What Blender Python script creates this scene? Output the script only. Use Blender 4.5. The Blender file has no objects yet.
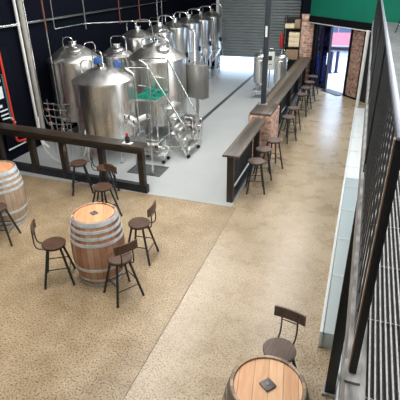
import bpy, bmesh, math, random
from mathutils import Vector, Matrix
random.seed(4)
PI = math.pi
sc = bpy.context.scene
COL = sc.collection

# ------------------------------------------------------------------ materials
MATS = {}
def nt(name):
    m = bpy.data.materials.new(name); m.use_nodes = True
    t = m.node_tree; b = t.nodes['Principled BSDF']
    return m, t, b
def mat(name, col, rough=.5, metal=0., var=0., scale=8., bump=0., stretch=(1, 1, 1), rvar=0., trans=0., emit=None, estr=0., detail=4, spec=None):
    m, t, b = nt(name)
    b.inputs['Roughness'].default_value = rough
    b.inputs['Metallic'].default_value = metal
    b.inputs['Base Color'].default_value = (*col, 1)
    if spec is not None: b.inputs['Specular IOR Level'].default_value = spec
    if trans: b.inputs['Transmission Weight'].default_value = trans
    if emit:
        b.inputs['Emission Color'].default_value = (*emit, 1); b.inputs['Emission Strength'].default_value = estr
    if var or bump or rvar:
        tc = t.nodes.new('ShaderNodeTexCoord'); mp = t.nodes.new('ShaderNodeMapping')
        mp.inputs['Scale'].default_value = stretch
        t.links.new(tc.outputs['Object'], mp.inputs['Vector'])
        n = t.nodes.new('ShaderNodeTexNoise'); n.inputs['Scale'].default_value = scale; n.inputs['Detail'].default_value = detail
        t.links.new(mp.outputs[0], n.inputs['Vector'])
        if var:
            r = t.nodes.new('ShaderNodeValToRGB')
            r.color_ramp.elements[0].position = .3; r.color_ramp.elements[1].position = .7
            r.color_ramp.elements[0].color = (*[max(0, c * (1 - var)) for c in col], 1)
            r.color_ramp.elements[1].color = (*[min(1, c * (1 + var)) for c in col], 1)
            t.links.new(n.outputs['Fac'], r.inputs[0]); t.links.new(r.outputs[0], b.inputs['Base Color'])
        if rvar:
            mr = t.nodes.new('ShaderNodeMapRange'); mr.inputs['To Min'].default_value = max(.02, rough - rvar); mr.inputs['To Max'].default_value = rough + rvar
            t.links.new(n.outputs['Fac'], mr.inputs['Value']); t.links.new(mr.outputs[0], b.inputs['Roughness'])
        if bump:
            bp = t.nodes.new('ShaderNodeBump'); bp.inputs['Strength'].default_value = bump; bp.inputs['Distance'].default_value = .01
            t.links.new(n.outputs['Fac'], bp.inputs['Height']); t.links.new(bp.outputs[0], b.inputs['Normal'])
    MATS[name] = m
    return m

def concrete(name, c1, c2, c3, speck, rough):
    """polished concrete: broad stains, mid mottling, fine aggregate speckle"""
    m, t, b = nt(name); L = t.links
    tc = t.nodes.new('ShaderNodeTexCoord')
    def noise(s, d):
        n = t.nodes.new('ShaderNodeTexNoise'); n.inputs['Scale'].default_value = s; n.inputs['Detail'].default_value = d
        n.inputs['Roughness'].default_value = .65
        L.new(tc.outputs['Object'], n.inputs['Vector']); return n
    n1, n2, n3 = noise(.55, 7), noise(2.6, 8), noise(48, 2)
    r1 = t.nodes.new('ShaderNodeValToRGB'); e = r1.color_ramp.elements
    e[0].position = .33; e[1].position = .68; e[0].color = (*c1, 1); e[1].color = (*c2, 1)
    L.new(n1.outputs['Fac'], r1.inputs[0])
    r2 = t.nodes.new('ShaderNodeValToRGB'); e = r2.color_ramp.elements
    e[0].position = .42; e[1].position = .7; e[0].color = (0, 0, 0, 1); e[1].color = (1, 1, 1, 1)
    L.new(n2.outputs['Fac'], r2.inputs[0])
    mx = t.nodes.new('ShaderNodeMixRGB'); mf = t.nodes.new('ShaderNodeMath'); mf.operation = 'MULTIPLY'; mf.inputs[1].default_value = .42
    L.new(r2.outputs[0], mf.inputs[0]); L.new(mf.outputs[0], mx.inputs[0]); L.new(r1.outputs[0], mx.inputs[1]); mx.inputs[2].default_value = (*c3, 1)
    r3 = t.nodes.new('ShaderNodeValToRGB'); e = r3.color_ramp.elements
    e[0].position = .34; e[1].position = .66; e[0].color = (1 - speck, 1 - speck * 1.02, 1 - speck * 1.05, 1); e[1].color = (1 + speck * .35,) * 3 + (1,)
    x = e.new(.47); x.color = (.96, .96, .96, 1)
    L.new(n3.outputs['Fac'], r3.inputs[0])
    mu = t.nodes.new('ShaderNodeMixRGB'); mu.blend_type = 'MULTIPLY'; mu.inputs[0].default_value = 1
    L.new(mx.outputs[0], mu.inputs[1]); L.new(r3.outputs[0], mu.inputs[2]); L.new(mu.outputs[0], b.inputs['Base Color'])
    mr = t.nodes.new('ShaderNodeMapRange'); mr.inputs['To Min'].default_value = rough - .12; mr.inputs['To Max'].default_value = rough + .15
    L.new(n2.outputs['Fac'], mr.inputs['Value']); L.new(mr.outputs[0], b.inputs['Roughness'])
    bp = t.nodes.new('ShaderNodeBump'); bp.inputs['Strength'].default_value = .06; bp.inputs['Distance'].default_value = .004
    L.new(n3.outputs['Fac'], bp.inputs['Height']); L.new(bp.outputs[0], b.inputs['Normal'])
    return m

def brick(name, a, bcol, mortar, op='ADD'):
    m, t, b = nt(name); L = t.links
    tc = t.nodes.new('ShaderNodeTexCoord'); sp = t.nodes.new('ShaderNodeSeparateXYZ'); L.new(tc.outputs['Object'], sp.inputs[0])
    ad = t.nodes.new('ShaderNodeMath'); ad.operation = op; L.new(sp.outputs[0], ad.inputs[0]); L.new(sp.outputs[1], ad.inputs[1])
    cb = t.nodes.new('ShaderNodeCombineXYZ'); L.new(ad.outputs[0], cb.inputs[0]); L.new(sp.outputs[2], cb.inputs[1])
    br = t.nodes.new('ShaderNodeTexBrick'); L.new(cb.outputs[0], br.inputs['Vector'])
    br.inputs['Color1'].default_value = (*a, 1); br.inputs['Color2'].default_value = (*bcol, 1); br.inputs['Mortar'].default_value = (*mortar, 1)
    br.inputs['Scale'].default_value = 1; br.inputs['Brick Width'].default_value = .23; br.inputs['Row Height'].default_value = .085
    br.inputs['Mortar Size'].default_value = .008; br.inputs['Bias'].default_value = 0
    n = t.nodes.new('ShaderNodeTexNoise'); n.inputs['Scale'].default_value = 9; L.new(cb.outputs[0], n.inputs['Vector'])
    r = t.nodes.new('ShaderNodeValToRGB'); r.color_ramp.elements[0].color = (.45, .45, .45, 1); r.color_ramp.elements[1].color = (1.5, 1.5, 1.5, 1)
    r.color_ramp.elements[0].position = .3; r.color_ramp.elements[1].position = .7
    L.new(n.outputs['Fac'], r.inputs[0])
    mu = t.nodes.new('ShaderNodeMixRGB'); mu.blend_type = 'MULTIPLY'; mu.inputs[0].default_value = 1
    L.new(br.outputs['Color'], mu.inputs[1]); L.new(r.outputs[0], mu.inputs[2]); L.new(mu.outputs[0], b.inputs['Base Color'])
    bp = t.nodes.new('ShaderNodeBump'); bp.inputs['Strength'].default_value = .6; bp.inputs['Distance'].default_value = .01; bp.invert = True
    L.new(br.outputs['Fac'], bp.inputs['Height']); L.new(bp.outputs[0], b.inputs['Normal'])
    b.inputs['Roughness'].default_value = .85
    return m

def stave_mat(name, c1, c2, c3):
    """vertical oak staves: colour changes stave by stave round the axis, with weathering"""
    m, t, b = nt(name); L = t.links
    tc = t.nodes.new('ShaderNodeTexCoord'); sp = t.nodes.new('ShaderNodeSeparateXYZ'); L.new(tc.outputs['Object'], sp.inputs[0])
    at = t.nodes.new('ShaderNodeMath'); at.operation = 'ARCTAN2'; L.new(sp.outputs[1], at.inputs[0]); L.new(sp.outputs[0], at.inputs[1])
    ml = t.nodes.new('ShaderNodeMath'); ml.operation = 'MULTIPLY'; ml.inputs[1].default_value = 26 / (2 * PI); L.new(at.outputs[0], ml.inputs[0])
    fl = t.nodes.new('ShaderNodeMath'); fl.operation = 'FLOOR'; L.new(ml.outputs[0], fl.inputs[0])
    wn = t.nodes.new('ShaderNodeTexWhiteNoise'); wn.noise_dimensions = '1D'; L.new(fl.outputs[0], wn.inputs['W'])
    n = t.nodes.new('ShaderNodeTexNoise'); n.inputs['Scale'].default_value = 5; n.inputs['Detail'].default_value = 5; L.new(tc.outputs['Object'], n.inputs['Vector'])
    av = t.nodes.new('ShaderNodeMath'); av.operation = 'ADD'; L.new(wn.outputs['Value'], av.inputs[0]); L.new(n.outputs['Fac'], av.inputs[1])
    hf = t.nodes.new('ShaderNodeMath'); hf.operation = 'MULTIPLY'; hf.inputs[1].default_value = .5; L.new(av.outputs[0], hf.inputs[0])
    r = t.nodes.new('ShaderNodeValToRGB'); e = r.color_ramp.elements
    e[0].position = .25; e[0].color = (*c1, 1); e[1].position = .8; e[1].color = (*c3, 1); x = e.new(.5); x.color = (*c2, 1)
    L.new(hf.outputs[0], r.inputs[0])
    fr = t.nodes.new('ShaderNodeMath'); fr.operation = 'FRACT'; L.new(ml.outputs[0], fr.inputs[0])
    gp = t.nodes.new('ShaderNodeMath'); gp.operation = 'GREATER_THAN'; gp.inputs[1].default_value = .07; L.new(fr.outputs[0], gp.inputs[0])
    g2 = t.nodes.new('ShaderNodeMapRange'); g2.inputs['To Min'].default_value = .45; g2.inputs['To Max'].default_value = 1; L.new(gp.outputs[0], g2.inputs['Value'])
    mu = t.nodes.new('ShaderNodeMixRGB'); mu.blend_type = 'MULTIPLY'; mu.inputs[0].default_value = 1
    L.new(r.outputs[0], mu.inputs[1]); L.new(g2.outputs[0], mu.inputs[2]); L.new(mu.outputs[0], b.inputs['Base Color'])
    b.inputs['Roughness'].default_value = .7
    return m

def plank_mat(name, c1, c2, width, axis=0, rough=.6):
    """parallel boards with lengthwise grain; axis = direction ACROSS the boards"""
    m, t, b = nt(name); L = t.links
    tc = t.nodes.new('ShaderNodeTexCoord'); sp = t.nodes.new('ShaderNodeSeparateXYZ'); L.new(tc.outputs['Object'], sp.inputs[0])
    ml = t.nodes.new('ShaderNodeMath'); ml.operation = 'MULTIPLY'; ml.inputs[1].default_value = 1 / width; L.new(sp.outputs[axis], ml.inputs[0])
    fl = t.nodes.new('ShaderNodeMath'); fl.operation = 'FLOOR'; L.new(ml.outputs[0], fl.inputs[0])
    wn = t.nodes.new('ShaderNodeTexWhiteNoise'); wn.noise_dimensions = '1D'; L.new(fl.outputs[0], wn.inputs['W'])
    mp = t.nodes.new('ShaderNodeMapping'); s = [1.5, 1.5, 1.5]; s[axis] = 14; mp.inputs['Scale'].default_value = s
    L.new(tc.outputs['Object'], mp.inputs['Vector'])
    n = t.nodes.new('ShaderNodeTexNoise'); n.inputs['Scale'].default_value = 3; n.inputs['Detail'].default_value = 5; L.new(mp.outputs[0], n.inputs['Vector'])
    av = t.nodes.new('ShaderNodeMath'); av.operation = 'MULTIPLY_ADD'; av.inputs[1].default_value = .45; L.new(wn.outputs['Value'], av.inputs[0])
    sc2 = t.nodes.new('ShaderNodeMath'); sc2.operation = 'MULTIPLY'; sc2.inputs[1].default_value = .6; L.new(n.outputs['Fac'], sc2.inputs[0]); L.new(sc2.outputs[0], av.inputs[2])
    r = t.nodes.new('ShaderNodeValToRGB'); e = r.color_ramp.elements
    e[0].position = .2; e[0].color = (*c1, 1); e[1].position = .8; e[1].color = (*c2, 1)
    L.new(av.outputs[0], r.inputs[0])
    fr = t.nodes.new('ShaderNodeMath'); fr.operation = 'FRACT'; L.new(ml.outputs[0], fr.inputs[0])
    gp = t.nodes.new('ShaderNodeMath'); gp.operation = 'GREATER_THAN'; gp.inputs[1].default_value = .05; L.new(fr.outputs[0], gp.inputs[0])
    g2 = t.nodes.new('ShaderNodeMapRange'); g2.inputs['To Min'].default_value = .5; g2.inputs['To Max'].default_value = 1; L.new(gp.outputs[0], g2.inputs['Value'])
    mu = t.nodes.new('ShaderNodeMixRGB'); mu.blend_type = 'MULTIPLY'; mu.inputs[0].default_value = 1
    L.new(r.outputs[0], mu.inputs[1]); L.new(g2.outputs[0], mu.inputs[2]); L.new(mu.outputs[0], b.inputs['Base Color'])
    b.inputs['Roughness'].default_value = rough
    return m

M_floor_a = concrete('tan_concrete', (.25, .175, .095), (.43, .325, .20), (.60, .48, .33), .8, .34)
M_floor_b = concrete('pale_tan_concrete', (.33, .25, .155), (.49, .385, .265), (.60, .505, .37), .75, .27)
M_epoxy = mat('grey_epoxy', (.44, .46, .46), .38, var=.05, scale=1.3, rvar=.08)
M_navy = mat('navy_paint', (.002, .003, .009), .8, spec=.12)
M_black = mat('black_metal', (.012, .013, .016), .45)
M_leg = mat('stool_leg_metal', (.014, .019, .026), .4)
M_ceil = mat('ceiling_paint', (.55, .56, .57), .8)
M_wallr = mat('pale_wall_paint', (.45, .45, .44), .8)
M_steel = mat('brushed_steel', (.82, .82, .80), .29, 1, var=.09, scale=5, stretch=(9, 9, .35), rvar=.07)
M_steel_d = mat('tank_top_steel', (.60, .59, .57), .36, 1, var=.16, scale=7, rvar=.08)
M_tube = mat('polished_tube', (.80, .80, .80), .18, 1)
M_pale = mat('white_pipe_paint', (.80, .80, .78), .45)
M_greyp = mat('grey_pipe_paint', (.42, .41, .38), .5, var=.1)
M_brown = mat('seat_wood', (.085, .045, .028), .38, var=.4, scale=5, stretch=(1, 9, 1))
M_seat2 = mat('worn_seat_wood', (.135, .095, .078), .42, var=.3, scale=5, stretch=(1, 9, 1))
M_darkwood = mat('dark_timber', (.026, .018, .013), .5, var=.5, scale=5, stretch=(.5, 7, 7))
M_barwood = plank_mat('bar_top_timber', (.045, .035, .028), (.17, .135, .105), .14, 0, .38)
M_railwood = plank_mat('rail_top_timber', (.018, .013, .009), (.07, .05, .032), .12, 1, .40)
M_curb = mat('black_curb', (.012, .016, .024), .55)
M_stave = stave_mat('oak_staves', (.24, .105, .06), (.48, .25, .145), (.56, .42, .31))
M_stave2 = stave_mat('weathered_staves', (.22, .17, .13), (.42, .30, .20), (.50, .42, .33))
M_head = plank_mat('barrel_head_oak', (.62, .27, .13), (.90, .47, .25), .115, 0, .5)
M_head2 = plank_mat('barrel_head_knotty', (.60, .31, .16), (.93, .62, .38), .12, 0, .5)
M_hoop = mat('galvanised_hoop', (.56, .61, .64), .5, .12, var=.22, scale=11)
M_hoop_d = mat('rusty_hoop', (.17, .135, .11), .6, .3, var=.4, scale=12)
M_plate = mat('bung_plate', (.13, .12, .12), .5, .2, var=.3, scale=30)
M_brick = brick('red_brick', (.52, .25, .17), (.68, .44, .34), (.60, .54, .48))
M_brick2 = brick('dark_brick', (.22, .11, .08), (.42, .25, .18), (.30, .25, .22), 'SUBTRACT')
M_green = mat('green_paint', (.0, .165, .10), .55, var=.06, scale=3)
M_roller = mat('roller_steel', (.24, .27, .27), .45, .25, var=.06, scale=2)
M_pole = mat('charcoal_paint', (.035, .045, .055), .45)
M_white = mat('white_laminate', (.76, .80, .80), .5)
M_bluegrey = mat('blue_grey_laminate', (.42, .50, .52), .5)
M_edge = mat('weathered_steel', (.30, .30, .295), .55, .3, var=.5, scale=16, stretch=(1.6, .5, 1))
M_rail = mat('handrail_steel', (.30, .33, .40), .35, .6)
M_deck = mat('deck_floor_paint', (.17, .175, .17), .6, var=.25, scale=4)
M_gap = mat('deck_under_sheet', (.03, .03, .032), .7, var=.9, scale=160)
M_bar = mat('grating_bar', (.36, .36, .36), .45, .5, var=.25, scale=30)
M_card = mat('cardboard', (.92, .76, .52), .8, var=.08)
M_card2 = mat('brown_cardboard', (.36, .24, .15), .8, var=.15)
M_red = mat('red_enamel', (.55, .02, .02), .35)
M_redneon = mat('red_neon_tube', (.66, .04, .02), .4, emit=(1, .08, .03), estr=.06)
M_signw = mat('sign_white', (.72, .80, .80), .5)
M_teal = mat('sign_teal', (.05, .20, .20), .5)
M_greenmat = mat('green_grating', (.01, .27, .19), .5, var=.3, scale=20)
M_grate = mat('drain_grating', (.10, .105, .11), .5, .5)
M_hdr = mat('matt_black_header', (.006, .006, .008), .8, spec=.1)
M_blueg = mat('blue_door_glass', (.006, .008, .035), .04, trans=1)
M_ground = mat('street_concrete', (.50, .50, .56), .8, var=.05)
M_asph = mat('asphalt', (.22, .22, .27), .8, var=.1)
M_carred = mat('car_red', (.66, .22, .25), .4)
M_carwhite = mat('car_white', (.85, .85, .87), .3)
M_glassd = mat('dark_glass', (.10, .12, .18), .1)
M_tyre = mat('tyre', (.02, .02, .02), .8)
M_bollard = mat('purple_grey_post', (.055, .035, .10), .5)
M_blue = mat('blue_fitting', (.04, .13, .42), .4)
M_cream = mat('cream_panel', (.68, .68, .62), .5)
M_screen = mat('dark_screen', (.03, .035, .04), .2)
M_rope = mat('copper_pipe', (.22, .085, .055), .4, .5)

M_cab = mat('cabinet_steel', (.30, .295, .28), .35, .55, var=.12, scale=3)
M_balus = mat('satin_bar', (.16, .17, .18), .25, .9)
# ------------------------------------------------------------------ mesh builder
class B:
    def __init__(s): s.b = bmesh.new()
    def box(s, c, d, rz=0, bev=0, rx=0, ry=0):
        t = bmesh.new(); bmesh.ops.create_cube(t, size=1)
        for v in t.verts: v.co = Vector((v.co.x * d[0], v.co.y * d[1], v.co.z * d[2]))
        if bev: bmesh.ops.bevel(t, geom=list(t.edges), offset=bev, segments=2, affect='EDGES', profile=.5)
        Mx = Matrix.Translation(c) @ Matrix.Rotation(rz, 4, 'Z') @ Matrix.Rotation(ry, 4, 'Y') @ Matrix.Rotation(rx, 4, 'X')
        t.transform(Mx); s._join(t); return s
    def span(s, a, b, bev=0):
        return s.box([(p + q) / 2 for p, q in zip(a, b)], [abs(q - p) for p, q in zip(a, b)], bev=bev)
    def _join(s, t):
        me = bpy.data.meshes.new('tmp'); t.to_mesh(me); t.free(); s.b.from_mesh(me); bpy.data.meshes.remove(me)
    def lathe(s, prof, n=40, c=(0, 0, 0), axis=None):
        """prof = [(r,z)...]; closed at r=0 ends"""
        t = bmesh.new(); rings = []
        for r, z in prof:
            if r < 1e-6: rings.append([t.verts.new((0, 0, z))])
            else: rings.append([t.verts.new((r * math.cos(2 * PI * i / n), r * math.sin(2 * PI * i / n), z)) for i in range(n)])
        for a, b in zip(rings, rings[1:]):
            for i in range(n):
                j = (i + 1) % n
                if len(a) == 1 and len(b) == 1: continue
                if len(a) == 1: t.faces.new((a[0], b[j], b[i]))
                elif len(b) == 1: t.faces.new((a[i], a[j], b[0]))
                else: t.faces.new((a[i], a[j], b[j], b[i]))
        bmesh.ops.recalc_face_normals(t, faces=list(t.faces))
        Mx = Matrix.Translation(c)
        if axis is not None: Mx = Mx @ Vector((0, 0, 1)).rotation_difference(Vector(axis)).to_matrix().to_4x4()
        t.transform(Mx); s._join(t); return s
    def cyl(s, a, b, r, n=16, r2=None):
        a = Vector(a); b = Vector(b); h = (b - a).length
        return s.lathe([(0, 0), (r, 0), (r if r2 is None else r2, h), (0, h)], n, a, b - a)
    def tube(s, pts, r, n=8, bend=0, closed=False):
        P = [Vector(p) for p in pts]
        if bend and len(P) > 2:
            Q = [P[0]]
            for i in range(1, len(P) - 1):
                a, b, c = P[i - 1], P[i], P[i + 1]
                d1 = min(bend, (a - b).length * .49); d2 = min(bend, (c - b).length * .49)
                p1 = b + (a - b).normalized() * d1; p2 = b + (c - b).normalized() * d2
                for k in range(6):
                    u = k / 5; Q.append(p1 * (1 - u) ** 2 + b * 2 * u * (1 - u) + p2 * u * u)
            Q.append(P[-1]); P = Q
        t = bmesh.new(); rings = []; N = len(P); up = None
        for i in range(N):
            if closed: d = (P[(i + 1) % N] - P[i - 1]).normalized()
            else: d = (P[min(i + 1, N - 1)] - P[max(i - 1, 0)]).normalized()
            if up is None:
                up = d.orthogonal().normalized()
            else:
                up = (up - d * up.dot(d))
                up = up.normalized() if up.length > 1e-5 else d.orthogonal().normalized()
            w = d.cross(up)
            rings.append([t.verts.new(P[i] + (up * math.cos(2 * PI * k / n) + w * math.sin(2 * PI * k / n)) * r) for k in range(n)])
        M = N if closed else N - 1
        for i in range(M):
            a, b = rings[i], rings[(i + 1) % N]
            for k in range(n): t.faces.new((a[k], a[(k + 1) % n], b[(k + 1) % n], b[k]))
        if not closed:
            t.faces.new(rings[0][::-1]); t.faces.new(rings[-1])
        bmesh.ops.recalc_face_normals(t, faces=list(t.faces)); s._join(t); return s
    def ring(s, c, R, r, n=8, m=32, axis=(0, 0, 1)):
        q = Vector((0, 0, 1)).rotation_difference(Vector(axis))
        return s.tube([Vector(c) + q @ Vector((R * math.cos(2 * PI * i / m), R * math.sin(2 * PI * i / m), 0)) for i in range(m)], r, n, closed=True)
    def prism(s, pts, z0, z1):
        t = bmesh.new(); lo = [t.verts.new((x, y, z0)) for x, y in pts]; hi = [t.verts.new((x, y, z1)) for x, y in pts]; n = len(pts)
        t.faces.new(lo[::-1]); t.faces.new(hi)
        for i in range(n): t.faces.new((lo[i], lo[(i + 1) % n], hi[(i + 1) % n], hi[i]))
        bmesh.ops.recalc_face_normals(t, faces=list(t.faces)); s._join(t); return s
    def extr(s, pts, origin, u, v, w, depth):
        """2D outline pts in (u,v) extruded along w"""
        t = bmesh.new(); o = Vector(origin); u = Vector(u); v = Vector(v); w = Vector(w).normalized()
        a = [t.verts.new(o + u * p[0] + v * p[1]) for p in pts]; b = [t.verts.new(o + u * p[0] + v * p[1] + w * depth) for p in pts]; n = len(pts)
        t.faces.new(a[::-1]); t.faces.new(b)
        for i in range(n): t.faces.new((a[i], a[(i + 1) % n], b[(i + 1) % n], b[i]))
        bmesh.ops.recalc_face_normals(t, faces=list(t.faces)); s._join(t); return s
    def out(s, name, m, parent=None, loc=(0, 0, 0), rz=0, smooth=True):
        me = bpy.data.meshes.new(name); s.b.to_mesh(me); s.b.free()
        me.materials.append(m)
        if smooth:
            me.polygons.foreach_set('use_smooth', [True] * len(me.polygons)); me.set_sharp_from_angle(angle=math.radians(38))
        o = bpy.data.objects.new(name, me); COL.objects.link(o); o.location = loc; o.rotation_euler = (0, 0, rz)
        if parent: o.parent = parent
        return o

def tag(o, label, cat, group=None, kind=None):
    o['label'] = label; o['category'] = cat
    if group: o['group'] = group
    if kind: o['kind'] = kind
    return o
def thing(name, label, cat, loc=(0, 0, 0), rz=0, group=None):
    o = bpy.data.objects.new(name, None); o.empty_display_size = .1; COL.objects.link(o)
    o.location = loc; o.rotation_euler = (0, 0, rz); return tag(o, label, cat, group)
def struct(o): o['kind'] = 'structure'; return o
def kids(o): return [c for c in COL.objects if c.parent == o]
def dup(root, loc, rz, label, group=None):
    r = root.copy(); COL.objects.link(r); r.location = loc; r.rotation_euler = (0, 0, rz); r['label'] = label
    if group: r['group'] = group
    for ch in kids(root):
        c = ch.copy(); COL.objects.link(c); c.parent = r
        for g in kids(ch):
            d = g.copy(); COL.objects.link(d); d.parent = c
    return r

# ------------------------------------------------------------------ the setting
EY = 19.6
def S(b, name, m, loc=(0, 0, 0), parent=None, rz=0): return struct(b.out(name, m, parent, loc, rz))
S(B().span((-7.6, -3, -.1), (-1.87, 7.1, 0)), 'floor', M_floor_a)
S(B().span((-1.862, -3, -.1), (3.2, 7.1, 0)).span((-1.95, 7.1, -.1), (3.2, 9.5, 0)), 'floor', M_floor_b)
# far hall slab ends at the slanted entrance
fb = B().prism([(-1.95, 9.506), (3.2, 9.506), (3.2, 13.3), (1.9, 13.7), (-1.86, 17.62), (-1.86, 18.1), (-1.95, 18.1)], -.1, 0)
S(fb, 'floor', M_floor_b)
S(B().span((-7.6, 7.1, -.1), (-1.95, EY, .003)), 'floor', M_epoxy)
S(B().span((-7.75, -3, -.1), (-7.6, EY, 6)), 'wall_left', M_navy)
S(B().span((3.2, -3, -.1), (3.35, 16, 6)), 'wall_right', M_wallr)
S(B().span((-7.75, -3.15, -.1), (3.35, -3, 6)), 'wall_near', M_wallr)
S(B().span((-7.75, -3.15, 6), (3.35, EY + .2, 6.15)), 'ceiling', M_ceil)
# far wall round the roller door
wf = B().span((-7.75, EY, 0), (-6.1, EY + .2, 6)).span((-6.1, EY, 3.4), (-2.55, EY + .2, 6)).span((-2.55, EY, 0), (-1.9, EY + .2, 6))
S(wf, 'wall_far', M_navy)
# roller door, half raised
rd = B(); zb = .66; prof = []; z = zb
while z < 3.5:
    for k in range(6):
        u = k / 6; prof.append((.035 * math.sin(PI * u) ** .7, z + .115 * u))
    z += .115
prof += [(0, z), (-.02, z), (-.02, zb)]
rd.extr([(-a, b) for a, b in prof], (-6.12, EY - .05, 0), (0, 1, 0), (0, 0, 1), (1, 0, 0), 3.6)
dr = S(rd, 'door_1', M_roller)
B().box((-4.3, EY - .06, zb - .03), (3.6, .07, .09), bev=.01).out('bottom_bar', M_roller, dr)
B().span((-2.56, EY - .16, 0), (-2.46, EY, 3.4)).span((-6.2, EY - .16, 0), (-6.1, EY, 3.4)).out('guide_rail', M_pale, dr)
# joint lines sawn in the slabs
S(B().span((-1.87, -3, -.1), (-1.862, 7.1, -.004)), 'trim_1', M_curb)
S(B().span((-1.86, 9.5, -.1), (3.2, 9.506, -.004)), 'trim_2', M_darkwood)

# slanted entrance: direction from P0 to P1
P0 = Vector((-1.78, 17.62, 0)); P1 = Vector((.02, 15.68, 0)); U = (P1 - P0).normalized(); NN = Vector((-U.y, U.x, 0))  # NN points outward
if NN.y < 0: NN = -NN
ang = math.atan2(U.y, U.x); LEN = (P1 - P0).length
def ent(s0, s1, z0, z1, th=.12, off=0., bev=0):
    c = P0 + U * ((s0 + s1) / 2) + NN * (off + th / 2)
    return B().box((c.x, c.y, (z0 + z1) / 2), (abs(s1 - s0), th, z1 - z0), rz=ang, bev=bev)
def entm(b, s0, s1, z0, z1, th=.12, off=0., bev=0):
    c = P0 + U * ((s0 + s1) / 2) + NN * (off + th / 2)
    return b.box((c.x, c.y, (z0 + z1) / 2), (abs(s1 - s0), th, z1 - z0), rz=ang, bev=bev)
S(ent(-.35, 4.6, 2.46, 6, .2, -.06), 'wall_entrance', M_green)
S(ent(-.35, 4.6, 2.24, 2.46, .24, -.09), 'trim_3', M_hdr)
S(ent(-.35, 3.3, 2.215, 2.24, .03, -.10), 'trim_4', M_pale)
S(B().span((-2.36, 17.85, 0), (-1.84, 18.35, 2.5)), 'wall_brick_left', M_brick)
S(B().span((-2.5, 18.35, 0), (-1.9, EY, 6)), 'wall_far', M_navy)
S(B().span((-2.36, 17.85, 2.5), (-1.84, 18.35, 6)), 'wall_far', M_navy)
# dark brick panel to the right of the opening, framed in black
S(ent(2.00, 2.55, .06, 2.2, .14, 0), 'wall_brick_right', M_brick2)
fr_ = B(); entm(fr_, 1.90, 2.00, 0, 2.24, .18, -.02); entm(fr_, 2.55, 2.68, 0, 2.24, .18, -.02); entm(fr_, 2.0, 2.55, 0, .06, .18, -.02)
S(fr_, 'trim_5', M_hdr)
S(B().prism([(-1.86, 17.62), (-1.72, 17.60), (-1.70, 17.75), (-1.84, 18.0)], 0, 2.25), 'trim_6', M_hdr)
S(ent(2.68, 4.6, 0, 2.24, .1, .02), 'wall_entrance', M_black)
# glazed door: fixed blue leaf and frame, open leaf beyond
df = B()
for s in (.04, .42, .80): entm(df, s, s + .07, 0, 2.24, .09)
entm(df, .04, .87, 0, .10, .09); entm(df, .04, .87, 2.16, 2.24, .09); entm(df, .87, 1.90, -.005, .012, .2)
dd = S(df, 'door_2', M_black)
g = B(); entm(g, .11, .42, .1, 2.16, .012, .03); entm(g, .49, .80, .1, 2.16, .012, .03); g.out('pane', M_blueg, dd)
h = B(); entm(h, .845, .86, .9, 1.3, .03, -.05); h.out('door_handle', M_tube, dd)
# ribbed entrance mat
bm_ = B()
for k in range(7): entm(bm_, .93 + k * .135, 1.03 + k * .135, .0, .02, .30, -.22)
entm(bm_, .92, 1.86, 0, .008, .3, -.22)
tag(bm_.out('door_mat', M_black), 'dark ribbed mat on the floor across the open entrance', 'mat')

# outdoors
S(B().span((-12, EY + .2, -.12), (12, 24, -.02)).prism([(-1.86, 18.1), (-1.86, 17.66), (1.9, 13.72), (12, 13.72), (12, EY + .2), (-1.86, EY + .2)], -.12, -.02), 'ground', M_ground)
S(B().span((-16, 24, -.2), (16, 60, -.1)), 'ground', M_asph)
S(B().span((-16, 40, -.1), (16, 41, 6)), 'wall_street', M_wallr)
def car(name, label, loc, rz, paint):
    t = thing(name, label, 'car', loc, rz)
    pf = [(-2.1, .3), (-2.1, .75), (-1.9, .9), (-1.2, .95), (-.7, 1.4), (.8, 1.43), (1.45, .98), (2.0, .85), (2.15, .6), (2.1, .3)]
    B().extr(pf, (0, -.85, 0), (1, 0, 0), (0, 0, 1), (0, 1, 0), 1.7).out('body', paint, t)
    for sgn in (-1, 1):
        B().extr([(-1.02, .97), (-.62, 1.33), (.0, 1.35), (.0, .97)], (0, sgn * .86 - .01, 0), (1, 0, 0), (0, 0, 1), (0, 1, 0), .02).out('window', M_glassd, t)
        B().extr([(.06, .97), (.06, 1.35), (.75, 1.35), (1.25, .99)], (0, sgn * .86 - .01, 0), (1, 0, 0), (0, 0, 1), (0, 1, 0), .02).out('window', M_glassd, t)
        for x in (-1.3, 1.35):
            B().cyl((x, sgn * .88, .31), (x, sgn * .70, .31), .31, 24).out('wheel', M_tyre, t)
    return t
car('car', 'red car parked in the street outside the entrance', (-1.5, 27.4, -.1), 0, M_carred)
car('car', 'white car further off behind the red car', (-2.3, 33.2, -.1), PI, M_carwhite)
for i, (x, y, w) in enumerate([(-1.27, 20.1, 'left'), (-1.03, 20.25, 'right')]):
    t = thing('bollard', f'{w} one of two purple grey posts on the pavement beyond the doorway', 'bollard', (x, y, -.02), 0, 'posts outside the entrance')
    B().lathe([(0, 0), (.07, 0), (.07, .86), (.05, .9), (0, .92)], 16).out('post', M_bollard, t)
    B().cyl((0, 0, 0), (0, 0, .02), .11, 16).out('base_plate', M_black, t)

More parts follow.
